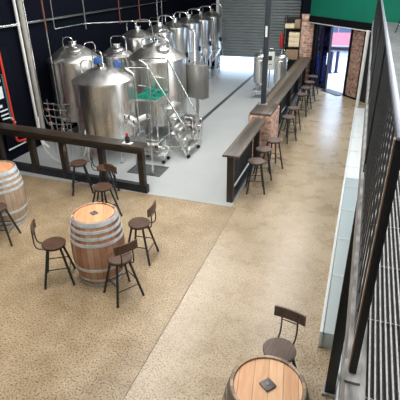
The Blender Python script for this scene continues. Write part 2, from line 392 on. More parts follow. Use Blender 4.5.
# ------------------------------------------------------------------ balcony on the right
S(B().span((.188, -1.5, 2.5), (3.2, 13.2, 2.575)), 'floor', M_deck)
S(B().span((.112, -1.5, 2.40), (.188, 14.9, 2.60), bev=.006), 'trim_7', M_edge)
S(B().prism([(.188, 13.2), (3.2, 13.2), (1.7, 13.6), (.30, 15.1), (.188, 15.1)], 2.5, 2.575), 'floor', M_deck)
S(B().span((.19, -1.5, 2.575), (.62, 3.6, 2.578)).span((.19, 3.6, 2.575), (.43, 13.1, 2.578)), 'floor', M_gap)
gt = B()
for k in range(20):
    x0 = .196 + k * .0212
    gt.span((x0, -1.5, 2.578), (x0 + .0065, 3.6 if k > 10 else 13.0, 2.598))
for k in range(12): gt.span((.19, -1.4 + k * .44, 2.579), (.60, -1.396 + k * .44, 2.586))
tag(gt.out('floor_grating', M_bar), 'ribbed steel grating laid on the balcony edge behind the balustrade', 'grating')
bal = thing('balustrade', 'black steel balustrade with a pale flat handrail along the balcony edge', 'railing', (.136, 1.33, 2.60))
B().box((0, 0, .487), (.026, .030, .95), bev=.002).out('post', M_black, bal)
o_ = B().span((-.018, -.013, .02), (-.0135, .013, .96)).out('post_bounce_strip', mat('tan_bounce_tone', (.34, .24, .17), .5), bal); o_['label'] = 'thin tan strip painted as warm floor light on the post'  # warm light bounced off the floor, painted as a tan strip on the post
B().box((0, 0, .006), (.06, .11, .012), bev=.002).out('base_plate', M_edge, bal)
B().span((-.012, -.03, .962), (.012, 12.2, .972), bev=.002).out('handrail', M_rail, bal)
B().span((-.010, .02, .07), (.010, 12.2, .082)).out('bottom_rail', M_black, bal)
B().span((-.008, .02, .935), (.008, 12.2, .960)).out('top_rail', M_black, bal)
mb = B().cyl((0, 0, .012), (0, 0, .94), .0042, 8).out('baluster', M_balus, bal, (0, .14, 0))
for k in range(1, 90):
    c = mb.copy(); COL.objects.link(c); c.parent = bal; c.location = (0, .14 + k * .133, 0)
for k in range(1, 6):
    B().box((0, k * 2.0, .475), (.026, .03, .93)).out('post', M_black, bal)
# black column carrying the balcony
t = thing('support_column', 'black steel column standing on the floor under the balcony edge', 'column', (.17, 3.46, 0))
B().box((0, 0, 1.25), (.10, .10, 2.50), bev=.004).out('shaft', M_black, t)
B().box((0, 0, .02), (.15, .15, .04), bev=.004).out('base_plate', M_edge, t)
# long white low boxes under the balcony
t = thing('wall_duct', 'long low white box running along under the balcony to the entrance', 'duct', (0, 0, 0))
B().span((.02, 4.07, .0), (.34, 8.6, .24), bev=.004).out('cover', M_bluegrey, t)
q = B().span((.02, 8.602, .0), (.34, 13.9, .24), bev=.004).out('cover', M_white, t); q['label'] = 'white far section'
B().span((-.02, 4.05, .02), (.018, 13.9, .26), bev=.004).out('edge_strip', M_white, t)
for k in range(9): B().span((-.022, 5.2 + k * .98, .262), (.34, 5.21 + k * .98, .266)).out('joint_strip', M_pale, t)
t = thing('wall_duct', 'pale box beside the foot of the black balcony column', 'duct', (0, 0, 0))
B().span((.25, .6, 0), (.55, 4.0, .24), bev=.004).out('cover', M_bluegrey, t)
B().span((.232, .6, .0), (.249, 4.0, .26), bev=.004).out('edge_strip', M_white, t)
tag(B().tube([(.03, 14.0, 0), (.03, 14.0, 2.42)], .05, 12).out('downpipe', M_pale), 'pale upright pipe beside the dark brick panel at the entrance', 'pipe')

# ------------------------------------------------------------------ barrels
def barrel(label, loc, rz, stave, head, hoop, group='wine barrel tables'):
    t = thing('wine_barrel', label, 'barrel', loc, rz, group)
    Hh = 1.05; R0, R1 = .300, .378
    def R(z): u = (z / Hh) * 2 - 1; return R0 + (R1 - R0) * (1 - abs(u) ** 2.1)
    pr = [(0, .0), (R(0) - .02, 0)] + [(R(Hh * k / 24), Hh * k / 24) for k in range(25)] + [(R(Hh) - .022, Hh), (R(Hh) - .024, Hh - .03), (0, Hh - .03)]
    B().lathe(pr, 52).out('staves', stave, t)
    B().lathe([(0, Hh - .029), (R0 - .026, Hh - .029), (R0 - .026, Hh - .018), (0, Hh - .018)], 48).out('head', head, t)
    for z0, z1 in ((.0, .055), (.105, .145), (.29, .335), (.70, .745), (.80, .84), (.895, .935), (.985, 1.045)):
        B().lathe([(R(z0) + .000, z0), (R(z0) + .006, z0), (R(z1) + .006, z1), (R(z1), z1), (R(z0) + .000, z0)], 52).out('hoop', hoop, t)
    return t
def bung(t, s=.055, a=.5):
    o = B().box((0, 0, 1.041), (s * 2, s * 2, .018), rz=a, bev=.004).out('centre_plate', M_plate, t)
    B().cyl((0, 0, 1.05), (0, 0, 1.056), .014, 12).out('screw', M_tube, o)
tb = barrel('whole oak barrel with three stools around it, pale hoops and orange top', (-3.20, 4.50, 0), .5, M_stave, M_head, M_hoop); bung(tb, .042, .6)
tb = barrel('oak barrel cut by the left edge of the photo, by the dark rail', (-5.66, 5.36, 0), 1.2, M_stave2, M_head, M_hoop); bung(tb, .042, .2)
tb = barrel('near barrel cut by the bottom edge, knotty orange top in a dark rim', (-.345, 2.47, 0), .15, M_stave2, M_head2, M_hoop_d); bung(tb, .05, .75)

# ------------------------------------------------------------------ stools
def make_stool(label, back, wood, h=.63, rf=.285, name='bar_stool'):
    t = thing(name, label, 'stool')
    B().lathe([(0, h - .028), (.155, h - .028), (.166, h - .02), (.168, h - .008), (.160, h), (0, h)], 36).out('seat', wood, t)
    B().lathe([(.15, h - .045), (.158, h - .045), (.158, h - .028), (.15, h - .028), (.15, h - .045)], 32).out('seat_ring', M_leg, t)
    r0 = .12
    for k in range(4):
        a = PI / 4 + k * PI / 2; c, s = math.cos(a), math.sin(a)
        B().tube([(r0 * c, r0 * s, h - .04), (rf * c, rf * s, .0)], .0175, 8).out('leg', M_leg, t)
    zs = .20; rr = r0 + (rf - r0) * (1 - zs / (h - .04)); 
    for k in range(4):
        a, b = PI / 4 + k * PI / 2, PI / 4 + (k + 1) * PI / 2; dz = .0 if k % 2 else .07
        q = r0 + (rf - r0) * (1 - (zs + dz) / (h - .04))
        B().tube([(q * math.cos(a), q * math.sin(a), zs + dz), (q * math.cos(b), q * math.sin(b), zs + dz)], .008, 6).out('stretcher', M_leg, t)
    if back:
        arms = B()
        for s in (-1, 1):
            arms.tube([(.10, s * .085, h - .036), (.21, s * .085, h - .03), (.245, s * .085, h + .05), (.232, s * .085, h + .30)], .009, 8, bend=.06)
        arms.tube([(.239, -.085, h + .17), (.239, .085, h + .17)], .006, 6)
        arms.out('back_frame', M_leg, t)
        pts = []; n = 12
        for i in range(n + 1):
            u = -1 + 2 * i / n; pts.append((.232 - .018 * u * u, u * .165))
        for i in range(n, -1, -1):
            u = -1 + 2 * i / n; pts.append((.250 - .018 * u * u, u * .165))
        bk = B().prism(pts, h + .20, h + .325); bk.out('backrest', wood, t)
    return t
base_a = make_stool('dark wooden stool with a backrest left of the whole barrel', True, M_brown)
D = math.radians
base_a.location = (-3.73, 4.20, 0); base_a.rotation_euler.z = D(212); base_a['group'] = 'stools with backrests'
G = 'stools with backrests'
dup(base_a, (-2.68, 4.19, 0), D(327), 'dark wooden stool with a backrest nearest in front of the whole barrel', G)
dup(base_a, (-2.84, 5.09, 0), D(5), 'dark wooden stool with a backrest standing right of the whole barrel', G)
dup(base_a, (-5.28, 4.80, 0), D(200), 'stool cut by the left edge of the photo, before the left barrel', G)
dup(base_a, (-5.06, 6.84, 0), D(215), 'left of the two stools pushed up to the dark rail', G)
dup(base_a, (-4.43, 6.80, 0), D(205), 'right of the two stools pushed up to the dark rail', G)
dup(base_a, (-4.03, 6.02, 0), D(70), 'stool just behind the whole barrel, between it and the rail', G)
near = make_stool('worn brown stool with a wide backrest behind the near bottom barrel', True, M_seat2)
near.location = (-.37, 3.27, 0); near.rotation_euler.z = D(78); near['group'] = G
bs = make_stool('backless round stool nearest the free end of the near bar counter', False, M_seat2, h=.66, rf=.25)
GB = 'backless stools along the bar counters'
bs.location = (-1.69, 7.93, 0); bs.rotation_euler.z = .3; bs['group'] = GB
cs = [(-1.69, 8.62, 'second backless stool from the free end of the near bar counter'),
      (-1.60, 9.22, 'backless stool pushed against the brick pier'),
      (-1.58, 11.04, 'first backless stool beyond the brick pier at the long counter'),
      (-1.57, 11.89, 'second backless stool beyond the brick pier at the long counter'),
      (-1.57, 13.45, 'third backless stool beyond the brick pier at the long counter'),
      (-1.57, 14.30, 'fourth backless stool beyond the brick pier at the long counter'),
      (-1.57, 15.15, 'fifth backless stool beyond the brick pier at the long counter'),
      (-1.57, 16.05, 'last backless stool of the long counter, nearest the entrance')]
for i, (x, y, l) in enumerate(cs): dup(bs, (x, y, 0), .3 + i * .35, l, GB)
# two stools up on the balcony
for x, y, l in ((.95, 8.6, 'black stool on the balcony floor near the right edge of the photo'), (.88, 12.2, 'black stool at the far end of the balcony')):
    t = thing('bar_stool', l, 'stool', (x, y, 2.575), .4, 'balcony stools')
    B().lathe([(0, .60), (.17, .60), (.175, .63), (0, .64)], 28).out('seat', M_black, t)
    for k in range(4):
        a = PI / 4 + k * PI / 2
        B().tube([(.12 * math.cos(a), .12 * math.sin(a), .60), (.25 * math.cos(a), .25 * math.sin(a), 0)], .012, 8).out('leg', M_black, t)
    B().ring((0, 0, .2), .21, .008).out('foot_ring', M_tube, t)

# ------------------------------------------------------------------ counters
def mesh_panel(y0, y1, x, z0, z1):
    b = B(); y = y0
    while y < y1: b.span((x - .006, y, z0), (x + .006, y + .012, z1)); y += .06
    z = z0
    while z < z1: b.span((x - .005, y0, z), (x + .005, y1, z + .012)); z += .06
    return b
t = thing('bar_counter', 'short dark timber bar counter ending at the brick pier', 'counter', (0, 0, 0))
B().span((-2.17, 7.20, .955), (-1.86, 9.58, 1.00), bev=.006).out('counter_top', M_barwood, t)
B().span((-2.10, 7.26, 0), (-1.98, 7.38, .955), bev=.006).out('post', M_darkwood, t)
B().span((-2.10, 9.42, 0), (-1.98, 9.54, .955), bev=.006).out('post', M_darkwood, t)
B().span((-2.08, 7.38, .0), (-2.0, 9.42, .10), bev=.004).out('bottom_rail', M_curb, t)
mesh_panel(7.4, 9.42, -2.12, .10, .95).out('wire_mesh', M_black, t)
t = thing('brick_pier', 'square red brick pier between the two bar counters', 'pier', (-2.02, 10.12, 0))
B().span((-.27, -.50, 0), (.27, .48, 1.04)).out('brickwork', M_brick, t)
B().span((-.25, -.48, 1.04), (.25, .50, 1.09), bev=.006).out('cap', M_barwood, t)
t = thing('roof_post', 'tall charcoal steel post rising from the brick pier', 'post', (-2.12, 10.42, 1.09))
B().span((-.055, -.055, 0), (.055, .055, 4.91), bev=.004).out('shaft', M_pole, t)
B().box((0, 0, .012), (.20, .20, .024), bev=.003).out('base_plate', M_edge, t)
B().span((-.03, -.062, 1.55), (.02, -.0555, 1.78)).out('notice', M_pale, t)
t = thing('bar_counter', 'long dark timber bar counter running from the brick pier to the entrance', 'counter', (0, 0, 0))
B().span((-2.30, 10.64, .955), (-1.83, 17.75, 1.00), bev=.006).out('counter_top', M_barwood, t)
for y in (10.75, 12.4, 14.1, 15.8, 17.5): B().span((-2.12, y, 0), (-2.0, y + .12, .955), bev=.006).out('post', M_darkwood, t)
B().span((-2.10, 10.8, .0), (-2.02, 17.5, .10), bev=.004).out('bottom_rail', M_curb, t)
mesh_panel(10.87, 17.5, -2.14, .10, .95).out('wire_mesh', M_black, t)
# dark rail across the brewery
t = thing('bar_counter', 'dark timber rail with a narrow top closing off the brewery at left', 'counter', (0, 0, 0))
rt = B().prism([(-7.59, 7.24), (-3.74, 7.06), (-3.76, 7.36), (-7.59, 7.56)], .95, 1.0); rt.out('counter_top', M_railwood, t)
B().prism([(-7.59, 7.235), (-3.735, 7.055), (-3.735, 7.085), (-7.59, 7.265)], .86, .949).out('apron', M_darkwood, t)
for x in (-7.5, -6.55, -5.72, -4.75, -3.83):
    yy = 7.17 + (-3.83 - x) * .047; B().span((x - .06, yy - .05, 0), (x + .06, yy + .07, .95), bev=.005).out('post', M_darkwood, t)
B().prism([(-7.59, 7.30), (-3.72, 7.11), (-3.72, 7.22), (-7.59, 7.41)], 0, .17).out('curb', M_curb, t)
t = thing('bottle', 'small black bottle with a red and white cap on the rail end', 'bottle', (-4.12, 7.22, 1.015))
B().lathe([(0, 0), (.045, 0), (.045, .10), (.02, .14), (0, .14)], 20).out('body', M_black, t)
B().lathe([(0, .14), (.024, .14), (.024, .19), (0, .19)], 16).out('cap', M_red, t)
t = tag(B().box((0, 0, .0075), (.20, .13, .015), bev=.003).out('tray', M_pale, None, (-4.12, 7.21, 1.0)), 'small pale tray under the bottle on the rail end', 'tray')

# ------------------------------------------------------------------ brew house
def tank(name, label, loc, r, zs, za, zl, group, parts=True, rz=0., cone=0.0, legs=4, top=M_steel_d):
    """r radius, zs shoulder height, za apex height, zl bottom of the shell"""
    t = thing(name, label, 'tank', loc, rz, group)
    n = 56
    pr = [(0, zl - cone)] + ([(.06, zl - cone)] if cone else []) + [(r, zl), (r, zs)]
    B().lathe(pr, n).out('shell', M_steel, t)
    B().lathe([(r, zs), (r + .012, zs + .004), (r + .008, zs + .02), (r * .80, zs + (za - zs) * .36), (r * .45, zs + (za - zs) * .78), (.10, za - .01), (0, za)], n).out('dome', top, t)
    for z in (zl + .04, zs - .03): B().lathe([(r - .002, z - .02), (r + .009, z - .018), (r + .009, z + .018), (r - .002, z + .02)], n).out('band', M_steel, t)
    for k in range(legs):
        a = PI / 4 + k * 2 * PI / legs; c, s = math.cos(a) * (r * .86), math.sin(a) * (r * .86)
        l = B().tube([(c, s, zl + .10 if cone == 0 else zl + .05), (c, s, 0.0)], .035 if r > .4 else .02, 10).out('leg', M_tube, t)
        B().cyl((c, s, 0), (c, s, .02), .06 if r > .4 else .03, 16).out('foot', M_tube, l)
    B().lathe([(0, za - .03), (.10, za - .03), (.10, za + .05), (.12, za + .05), (.12, za + .07), (0, za + .08)], 24).out('top_neck', M_tube, t)
    if parts:
        a = -1.0; c = Vector((math.cos(a) * r * .5, math.sin(a) * r * .5, zs + (za - zs) * .62))
        m = B().lathe([(0, 0), (.16, 0), (.17, .02), (.17, .06), (.15, .08), (0, .10)], 28, c, (.15, -.25, 1)).out('manway', M_steel_d, t)
        B().ring(c + Vector((0, 0, .10)), .10, .008).out('hand_wheel', M_tube, m)
    return t
def U_pipe(b, x, y, z0, z1, dx, dy, r=.018):
    b.tube([(x, y, z0), (x, y, z1), (x + dx, y + dy, z1), (x + dx, y + dy, z0)], r, 8, bend=.12)
    return b
GT = 'large brewing vessels'
t1 = tank('brew_kettle', 'big steel kettle nearest the dark rail, with a low conical lid', (-5.46, 8.72, 0), .675, 1.84, 2.14, .62, GT, parts=False, cone=.12, rz=.2)
p = B(); p.tube([(.0, .1, 2.15), (0, .1, 2.42), (-.28, .3, 2.46), (-.34, .34, 2.05)], .017, 10, bend=.1); p.tube([(.2, .2, 2.1), (.2, .2, 2.34), (.45, .4, 2.34), (.5, .46, 1.9)], .012, 8, bend=.08); p.out('top_pipe', M_tube, t1)
B().box((-.12, .16, 2.22), (.18, .14, .13), bev=.02).out('motor', M_blue, t1)
B().box((.30, .24, 2.14), (.14, .12, .12), rz=.4, bev=.02).out('motor', M_blue, t1)
p = B(); U_pipe(p, -.6, .3, 1.7, 2.2, .25, .1); p.out('side_pipe', M_tube, t1)
t2 = tank('brew_kettle', 'steel vessel against the navy wall behind the nearest kettle', (-6.86, 9.75, 0), .64, 2.06, 2.42, .6, GT, cone=.1, rz=.1)
p = B(); U_pipe(p, -.2, -.1, 2.3, 2.58, .22, .1, .013); U_pipe(p, .28, .05, 2.2, 2.44, .2, .2, .011); p.ring((0, 0, 2.14), .5, .012, axis=(0, 0, 1)); p.out('top_pipe', M_tube, t2)
t3 = tank('hot_liquor_tank', 'narrow steel tank squeezed between the wall vessel and the platform vessel', (-6.30, 10.92, 0), .44, 1.98, 2.22, .6, GT, cone=.1)
p = B(); U_pipe(p, -.1, -.1, 2.1, 2.48, .4, .1, .013); p.out('top_pipe', M_tube, t3)
t4 = tank('mash_tun', 'big steel vessel beside the platform and the stairs', (-4.98, 10.62, 0), .74, 2.02, 2.40, .42, GT, parts=True, cone=.1, rz=.3)
p = B(); U_pipe(p, -.35, -.1, 2.2, 2.5, .3, -.1, .014); U_pipe(p, .05, .2, 2.4, 2.66, .25, .2, .015); p.tube([(-.05, -.05, 2.45), (.0, -.05, 2.62), (.3, -.2, 2.5), (.42, -.3, 2.25)], .02, 8, bend=.08); p.out('top_pipe', M_tube, t4)
B().ring((0, 0, 2.12), .60, .012).out('lid_rail', M_tube, t4)

GF = 'fermenters in a row along the navy wall'
fp = [(-6.28, 12.15), (-6.12, 13.35), (-6.12, 14.60), (-6.14, 15.95), (-6.14, 17.20), (-6.12, 18.45)]
names = ['fermenter nearest the kettles, first of the row by the wall', 'second fermenter of the row from the kettles', 'third fermenter of the row from the kettles',
         'fourth fermenter of the row from the kettles', 'fifth fermenter of the row from the kettles', 'last fermenter of the row, beside the roller door']
f0 = tank('fermenter', names[0], (*fp[0], 0), .47, 2.30, 2.52, 1.05, GF, parts=False, cone=.55)
p = B(); U_pipe(p, .0, -.05, 2.45, 2.72, -.36, .12, .015); p.tube([(.0, 0, 2.5), (.0, 0, 2.78), (.42, .05, 2.76), (.52, .05, 2.2), (.52, .05, .8)], .016, 8, bend=.12); p.out('blow_off_pipe', M_tube, f0)
p = B(); p.cyl((.30, -.42, 1.2), (.34, -.48, 1.2), .13, 20); p.out('manway', M_steel_d, f0)
p = B(); p.tube([(0, 0, .5), (0, 0, .3), (.4, -.25, .3), (.4, -.25, .62)], .02, 8, bend=.08); p.cyl((.36, -.25, .45), (.48, -.25, .45), .04); p.cyl((.2, -.13, .24), (.2, -.13, .36), .045); p.out('drain_valve', M_tube, f0)
p = B(); p.box((.47, -.12, 1.45), (.06, .12, .16), bev=.01); p.out('gauge_box', M_black, f0); p = B(); p.box((.45, .1, 1.2), (.08, .08, .1), bev=.01); p.out('gauge_box', M_black, f0)
p = B(); [p.tube([(c1 * .40, s1 * .40, .25), (c2 * .40, s2 * .40, .25)], .014, 6) for (c1, s1, c2, s2) in [(math.cos(PI/4+k*PI/2), math.sin(PI/4+k*PI/2), math.cos(PI/4+(k+1)*PI/2), math.sin(PI/4+(k+1)*PI/2)) for k in range(4)]]; p.out('leg_brace', M_tube, f0)
for (x, y), l in zip(fp[1:], names[1:]): dup(f0, (x, y, 0), 0, l, GF)

# platform and stairs
t = thing('brewing_platform', 'steel platform with green grating and railings between the kettle and the mash vessel', 'platform', (0, 0, 0))
B().span((-4.90, 9.10, 1.30), (-4.36, 9.84, 1.35)).out('deck_frame', M_steel, t)
gg = B()
for k in range(14): [gg.span((-4.89 + k * .039, 9.11 + j * .09, 1.351), (-4.866 + k * .039, 9.18 + j * .09, random.uniform(1.37, 1.46))) for j in range(8)]
for k in range(5): gg.span((-4.89, 9.12 + k * .15, 1.355), (-4.37, 9.135 + k * .15, 1.385))
gg.out('grating', M_greenmat, t)
for x, y in ((-4.86, 9.14), (-4.38, 9.14), (-4.86, 9.80), (-4.38, 9.80)):
    l = B().tube([(x, y, 1.30), (x, y, 0)], .022, 10).out('leg', M_tube, t)
    B().cyl((x, y, 0), (x, y, .02), .05).out('foot', M_tube, l)
B().tube([(-4.82, 9.16, .35), (-4.32, 9.16, .35)], .014, 6).tube([(-4.32, 9.16, .35), (-4.32, 9.78, .35)], .014, 6).tube([(-4.82, 9.16, .35), (-4.82, 9.78, .35)], .014, 6).out('cross_brace', M_tube, t)
t_rail = B()
t_rail.tube([(-4.86, 9.12, 1.34), (-4.86, 9.10, 1.92), (-5.08, 9.08, 2.06), (-4.80, 9.06, 2.09), (-4.47, 9.04, 2.10), (-3.66, 9.04, .84)], .019, 10, bend=.05)
t_rail.tube([(-4.44, 9.06, 1.26), (-4.46, 9.04, 2.08)], .016, 8); t_rail.tube([(-4.75, 9.07, 1.68), (-4.45, 9.05, 1.68)], .012, 8)
t_rail.out('near_guard_rail', M_tube, t)
B().tube([(-4.86, 9.82, 1.34), (-4.86, 9.82, 1.98), (-5.08, 9.80, 2.12), (-4.80, 9.82, 2.14), (-4.36, 9.86, 2.16), (-3.68, 9.90, .92)], .019, 10, bend=.05).tube([(-4.36, 9.86, 1.26), (-4.36, 9.86, 2.12)], .016, 8).tube([(-4.73, 9.86, 1.7), (-4.36, 9.86, 1.7)], .012, 8).out('far_guard_rail', M_tube, t)
st = thing('platform_stairs', 'steep open steel stairs on castors leading up to the platform', 'stairs', (0, 0, 0))
for y in (9.14, 9.84):
    B().box(((-4.26 - 3.62) / 2, y, .66), (.055, .025, 1.40), ry=-math.atan2(.62, 1.26), bev=.004).out('stringer', M_steel, st)
    B().tube([(-3.66, y, .88), (-3.60, y, .10)], .016, 8).out('handrail_post', M_tube, st)
    w = B().cyl((-3.60, y - .02, .045), (-3.60, y + .02, .045), .045, 18).out('castor', M_black, st)
for k in range(5):
    z = .20 + k * .235; x = -3.66 - (z / 1.26) * .58 + .06
    B().box((x, 9.49, z), (.23, .68, .034), bev=.004).out('tread', M_steel, st)
# pump cart and piping beneath the platform
pc = thing('pump_cart', 'low steel pump cart with pipework under the platform', 'pump', (-4.30, 8.78, 0))
B().box((0, 0, .20), (.62, .36, .03), bev=.005).out('tray', M_steel, pc)
for x, y in ((-.27, -.14), (.27, -.14), (-.27, .14), (.27, .14)):
    B().cyl((x, y - .015, .045), (x, y + .015, .045), .045, 14).out('wheel', M_black, pc)
    B().tube([(x, y, .19), (x, y, .05)], .012, 6).out('wheel_fork', M_tube, pc)
B().cyl((-.24, 0, .34), (.04, 0, .34), .10, 22).box((-.1, 0, .25), (.22, .16, .08)).out('motor', M_steel_d, pc)
B().cyl((.05, 0, .34), (.14, 0, .34), .13, 22).tube([(.12, 0, .34), (.26, 0, .34), (.26, 0, .62)], .022, 8, bend=.05).out('pump_head', M_tube, pc)
B().tube([(-.30, .16, .2), (-.34, .16, .66), (-.34, -.16, .66), (-.30, -.16, .2)], .012, 8, bend=.05).out('push_handle', M_tube, pc)
hx = thing('heat_exchanger', 'small plate heat exchanger on a frame behind the stairs', 'heat exchanger', (-3.98, 10.30, 0))
hb = B()
for k in range(12): hb.box((-.11 + k * .02, 0, .46), (.010, .22, .46))
hb.out('plate_pack', M_steel, hx)
B().box((-.15, 0, .46), (.03, .26, .52), bev=.004).out('end_plate', M_steel_d, hx); B().box((.15, 0, .46), (.03, .26, .52), bev=.004).out('end_plate', M_steel_d, hx)
for x in (-.15, .15):
    for y in (-.1, .1): B().tube([(x, y, .22), (x, y, 0)], .014, 6).out('leg', M_tube, hx)
B().tube([(.16, .05, .6), (.30, .05, .6), (.30, .05, .15)], .018, 8, bend=.05).out('pipe', M_tube, hx)
B().tube([(.16, -.05, .34), (.24, -.05, .34), (.24, -.05, .15)], .018, 8, bend=.05).out('pipe', M_tube, hx)
# floor level pipe run
pr = thing('pipe_manifold', 'low run of polished pipes and valves behind the stairs', 'pipework', (0, 0, 0))
mp_ = B()
mp_.tube([(-4.25, 9.98, .003), (-4.25, 9.98, .72), (-3.80, 10.0, .72), (-3.80, 10.0, .0)], .020, 8, bend=.06)
mp_.tube([(-4.20, 10.04, .003), (-4.20, 10.04, .5), (-3.62, 10.1, .5), (-3.62, 10.1, .0)], .020, 8, bend=.06)
mp_.out('pipe', M_tube, pr)
for c in ((-4.05, 9.99, .72), (-4.0, 10.05, .5), (-3.82, 10.075, .5), (-4.25, 9.98, .35)):
    v = B().lathe([(0, -.05), (.045, -.05), (.045, .05), (0, .05)], 14, c).out('valve', M_tube, pr)
    B().tube([Vector(c) + Vector((0, 0, .04)), Vector(c) + Vector((0, 0, .09)), Vector(c) + Vector((.10, -.02, .10))], .008, 6).out('valve_handle', M_black, v)
t = thing('transfer_pump', 'small upright steel pump between the stairs foot and the big vessel', 'pump', (-4.12, 9.62, 0))
B().cyl((0, 0, .10), (0, 0, .34), .09, 20).out('motor', M_steel_d, t)
B().box((0, 0, .05), (.26, .22, .10), bev=.01).out('base', M_steel, t)
B().cyl((0, 0, .34), (0, 0, .42), .12, 20).out('pump_head', M_tube, t)
B().tube([(.08, -.05, .38), (.26, -.12, .38), (.26, -.12, .12)], .02, 8, bend=.05).out('pipe', M_tube, t)
t = thing('floor_hose', 'looped pale hose lying on the grey floor under the platform', 'hose', (-4.5, 9.3, .003))
B().tube([(.34 * math.cos(a / 5) * (1 - a * .004), .28 * math.sin(a / 5), .025 + a * .0012) for a in range(60)], .022, 8).out('hose_body', M_pale, t)
# pipe work between the near kettle and the wall
pl = thing('pipe_manifold', 'tangle of thin polished pipes between the near kettle and the navy wall', 'pipework', (0, 0, 0))
b_ = B()
for k, z in enumerate((.78, .95, 1.12, 1.26)):
    b_.tube([(-6.95, 8.42, z), (-6.62 + .03 * k, 8.42, z), (-6.30, 8.52, z)], .014, 8, bend=.04)
for x in (-6.88, -6.72, -6.55, -6.42, -6.32): b_.tube([(x, 8.46, 1.35 - (x + 6.88) * .4), (x, 8.46, 0)], .012, 8)
b_.tube([(-6.55, 8.3, 1.0), (-6.2, 8.3, 1.0), (-6.2, 8.3, .72), (-6.55, 8.3, .72)], .014, 8, bend=.05)
b_.tube([(-6.7, 8.38, .60), (-6.1, 8.38, .60), (-6.0, 8.30, .3), (-6.0, 8.3, 0)], .014, 8, bend=.05)
b_.out('pipe', M_tube, pl)
for c in ((-6.88, 8.42, 1.12), (-6.88, 8.42, .78), (-6.5, 8.42, .95), (-6.35, 8.5, 1.12), (-6.45, 8.30, .72)):
    v = B().lathe([(0, -.04), (.035, -.04), (.035, .04), (0, .04)], 12, c).out('valve', M_tube, pl)
    B().tube([Vector(c) + Vector((0, 0, .04)), Vector(c) + Vector((.09, -.02, .07))], .008, 6).out('valve_handle', M_red if c[2] in (1.12, .78) and c[0] < -6.8 else M_tube, v)
# looped hose on the floor by the rail
pts = []
for i in range(22):
    a = PI * (1.05 + i / 21 * .95); pts.append((-6.15 + .55 * math.cos(a) * 1.1, 7.86, .62 + .58 * math.sin(a)))
pts = [(pts[0][0], 7.9, 1.1)] + pts + [(pts[-1][0], 7.9, .9)]
tag(B().tube(pts, .016, 8).out('hose', M_pale), 'thin white hose hanging in a loop behind the dark rail', 'hose')
# white insulated elbow beside the near kettle
t = thing('white_hose', 'thick ribbed white hose coiled at the right side of the near kettle', 'hose', (0, 0, 0))
hp = [(-4.62, 8.42, .95), (-4.62, 8.15, 1.12), (-4.56, 8.02, 1.25), (-4.42, 7.95, 1.28), (-4.30, 7.92, 1.20), (-4.20, 7.92, 1.27), (-4.02, 7.98, 1.34)]
B().tube(hp, .055, 12, bend=.06).out('hose_body', M_pale, t)
for k in range(len(hp)):
    B().lathe([(.05, -.02), (.066, -.015), (.066, .015), (.05, .02)], 14, hp[k], (1, .1, .2)).out('clamp', M_tube, t)
B().tube([(-4.62, 8.42, .95), (-4.62, 8.42, 0)], .02, 8).out('stand_pipe', M_tube, t)
B().tube([(-4.02, 7.98, 1.34), (-4.0, 8.0, 0)], .02, 8).out('stand_pipe', M_tube, t)

# control cabinet
t = thing('control_cabinet', 'grey steel control cabinet on a single post beside the big vessel', 'cabinet', (-4.07, 11.1, 0))
B().box((0, 0, .48), (.07, .07, .96), bev=.005).out('post', M_steel_d, t)
B().box((0, 0, .01), (.24, .24, .02), bev=.003).out('base_plate', M_steel_d, t)
cb_ = B().box((0.0, 0, 1.38), (.60, .26, .86), rz=-.35, bev=.012).out('housing', M_cab, t)
B().box((.06, -.15, 1.40), (.44, .012, .76), rz=-.35, bev=.004).out('door', M_cab, t)
q = B().box((.24, .03, 1.5), (.012, .20, .3), rz=-.35, bev=.003).out('side_panel', M_cream, t)
for k, m_ in enumerate((M_red, M_black, M_blue)): B().cyl((.25, -.04 + .05 * k, 1.15), (.30, -.06 + .05 * k, 1.15), .02, 12).out('button', m_, t)
B().tube([(-.1, .12, 1.8), (-.1, .16, 2.6), (-.6, .5, 2.72)], .012, 6, bend=.1).out('conduit', M_tube, t)
# floor drain grid and drain channel
gg = B().span((-.40, -.27, -.0), (.40, -.25, .015)).span((-.40, .25, 0), (.40, .27, .015)).span((-.4, -.25, 0), (-.38, .25, .015)).span((.38, -.25, 0), (.4, .25, .015))
for k in range(22): gg.span((-.37 + k * .035, -.25, 0), (-.355 + k * .035, .25, .012))
for k in range(9): gg.span((-.38, -.24 + k * .06, 0), (.38, -.23 + k * .06, .010))
tag(gg.out('floor_grate', M_grate, None, (-4.22, 8.20, .003), 0), 'dark rectangular drain grate in the grey floor behind the rail', 'grate')
ch = B().span((-4.35, 11.5, .003), (-4.23, EY - .2, .009))
for k in range(26): ch.span((-4.34, 11.6 + k * .3, .009), (-4.24, 11.62 + k * .3, .012))
tag(ch.out('drain_channel', M_grate), 'long narrow drain channel running across the grey floor to the roller door', 'drain')

# small pilot brewing set
ps = thing('pilot_brew_stand', 'low steel stand carrying two small brewing pots behind the charcoal post', 'stand', (-2.92, 15.15, 0))
B().span((-.55, .0, .25), (-.12, .25, .29)).span((.18, .0, .25), (.55, .25, .29)).span((-.55, -.25, .25), (-.12, .0, .29)).span((.18, -.25, .25), (.55, .0, .29)).span((-.12, .12, .25), (.18, .25, .29)).out('shelf', M_steel, ps)
for x in (-.53, .53):
    for y in (-.23, .23): B().tube([(x, y, .26), (x, y, 0)], .02, 8).out('leg', M_tube, ps)
cx = thing('control_box', 'pale control box on a thin post between the two small brewing pots', 'control box', (-2.91, 15.03, 0))
B().box((0, 0, 1.28), (.28, .14, .56), bev=.01).out('housing', M_cream, cx)
B().tube([(0, .0, 0), (0, .0, 1.02)], .02, 8).out('post', M_tube, cx)
B().box((0, -.075, 1.38), (.16, .01, .14)).out('screen', M_screen, cx)
for k in range(3): B().cyl((-.06 + k * .06, -.07, 1.18), (-.06 + k * .06, -.085, 1.18), .018, 12).out('knob', M_black, cx)
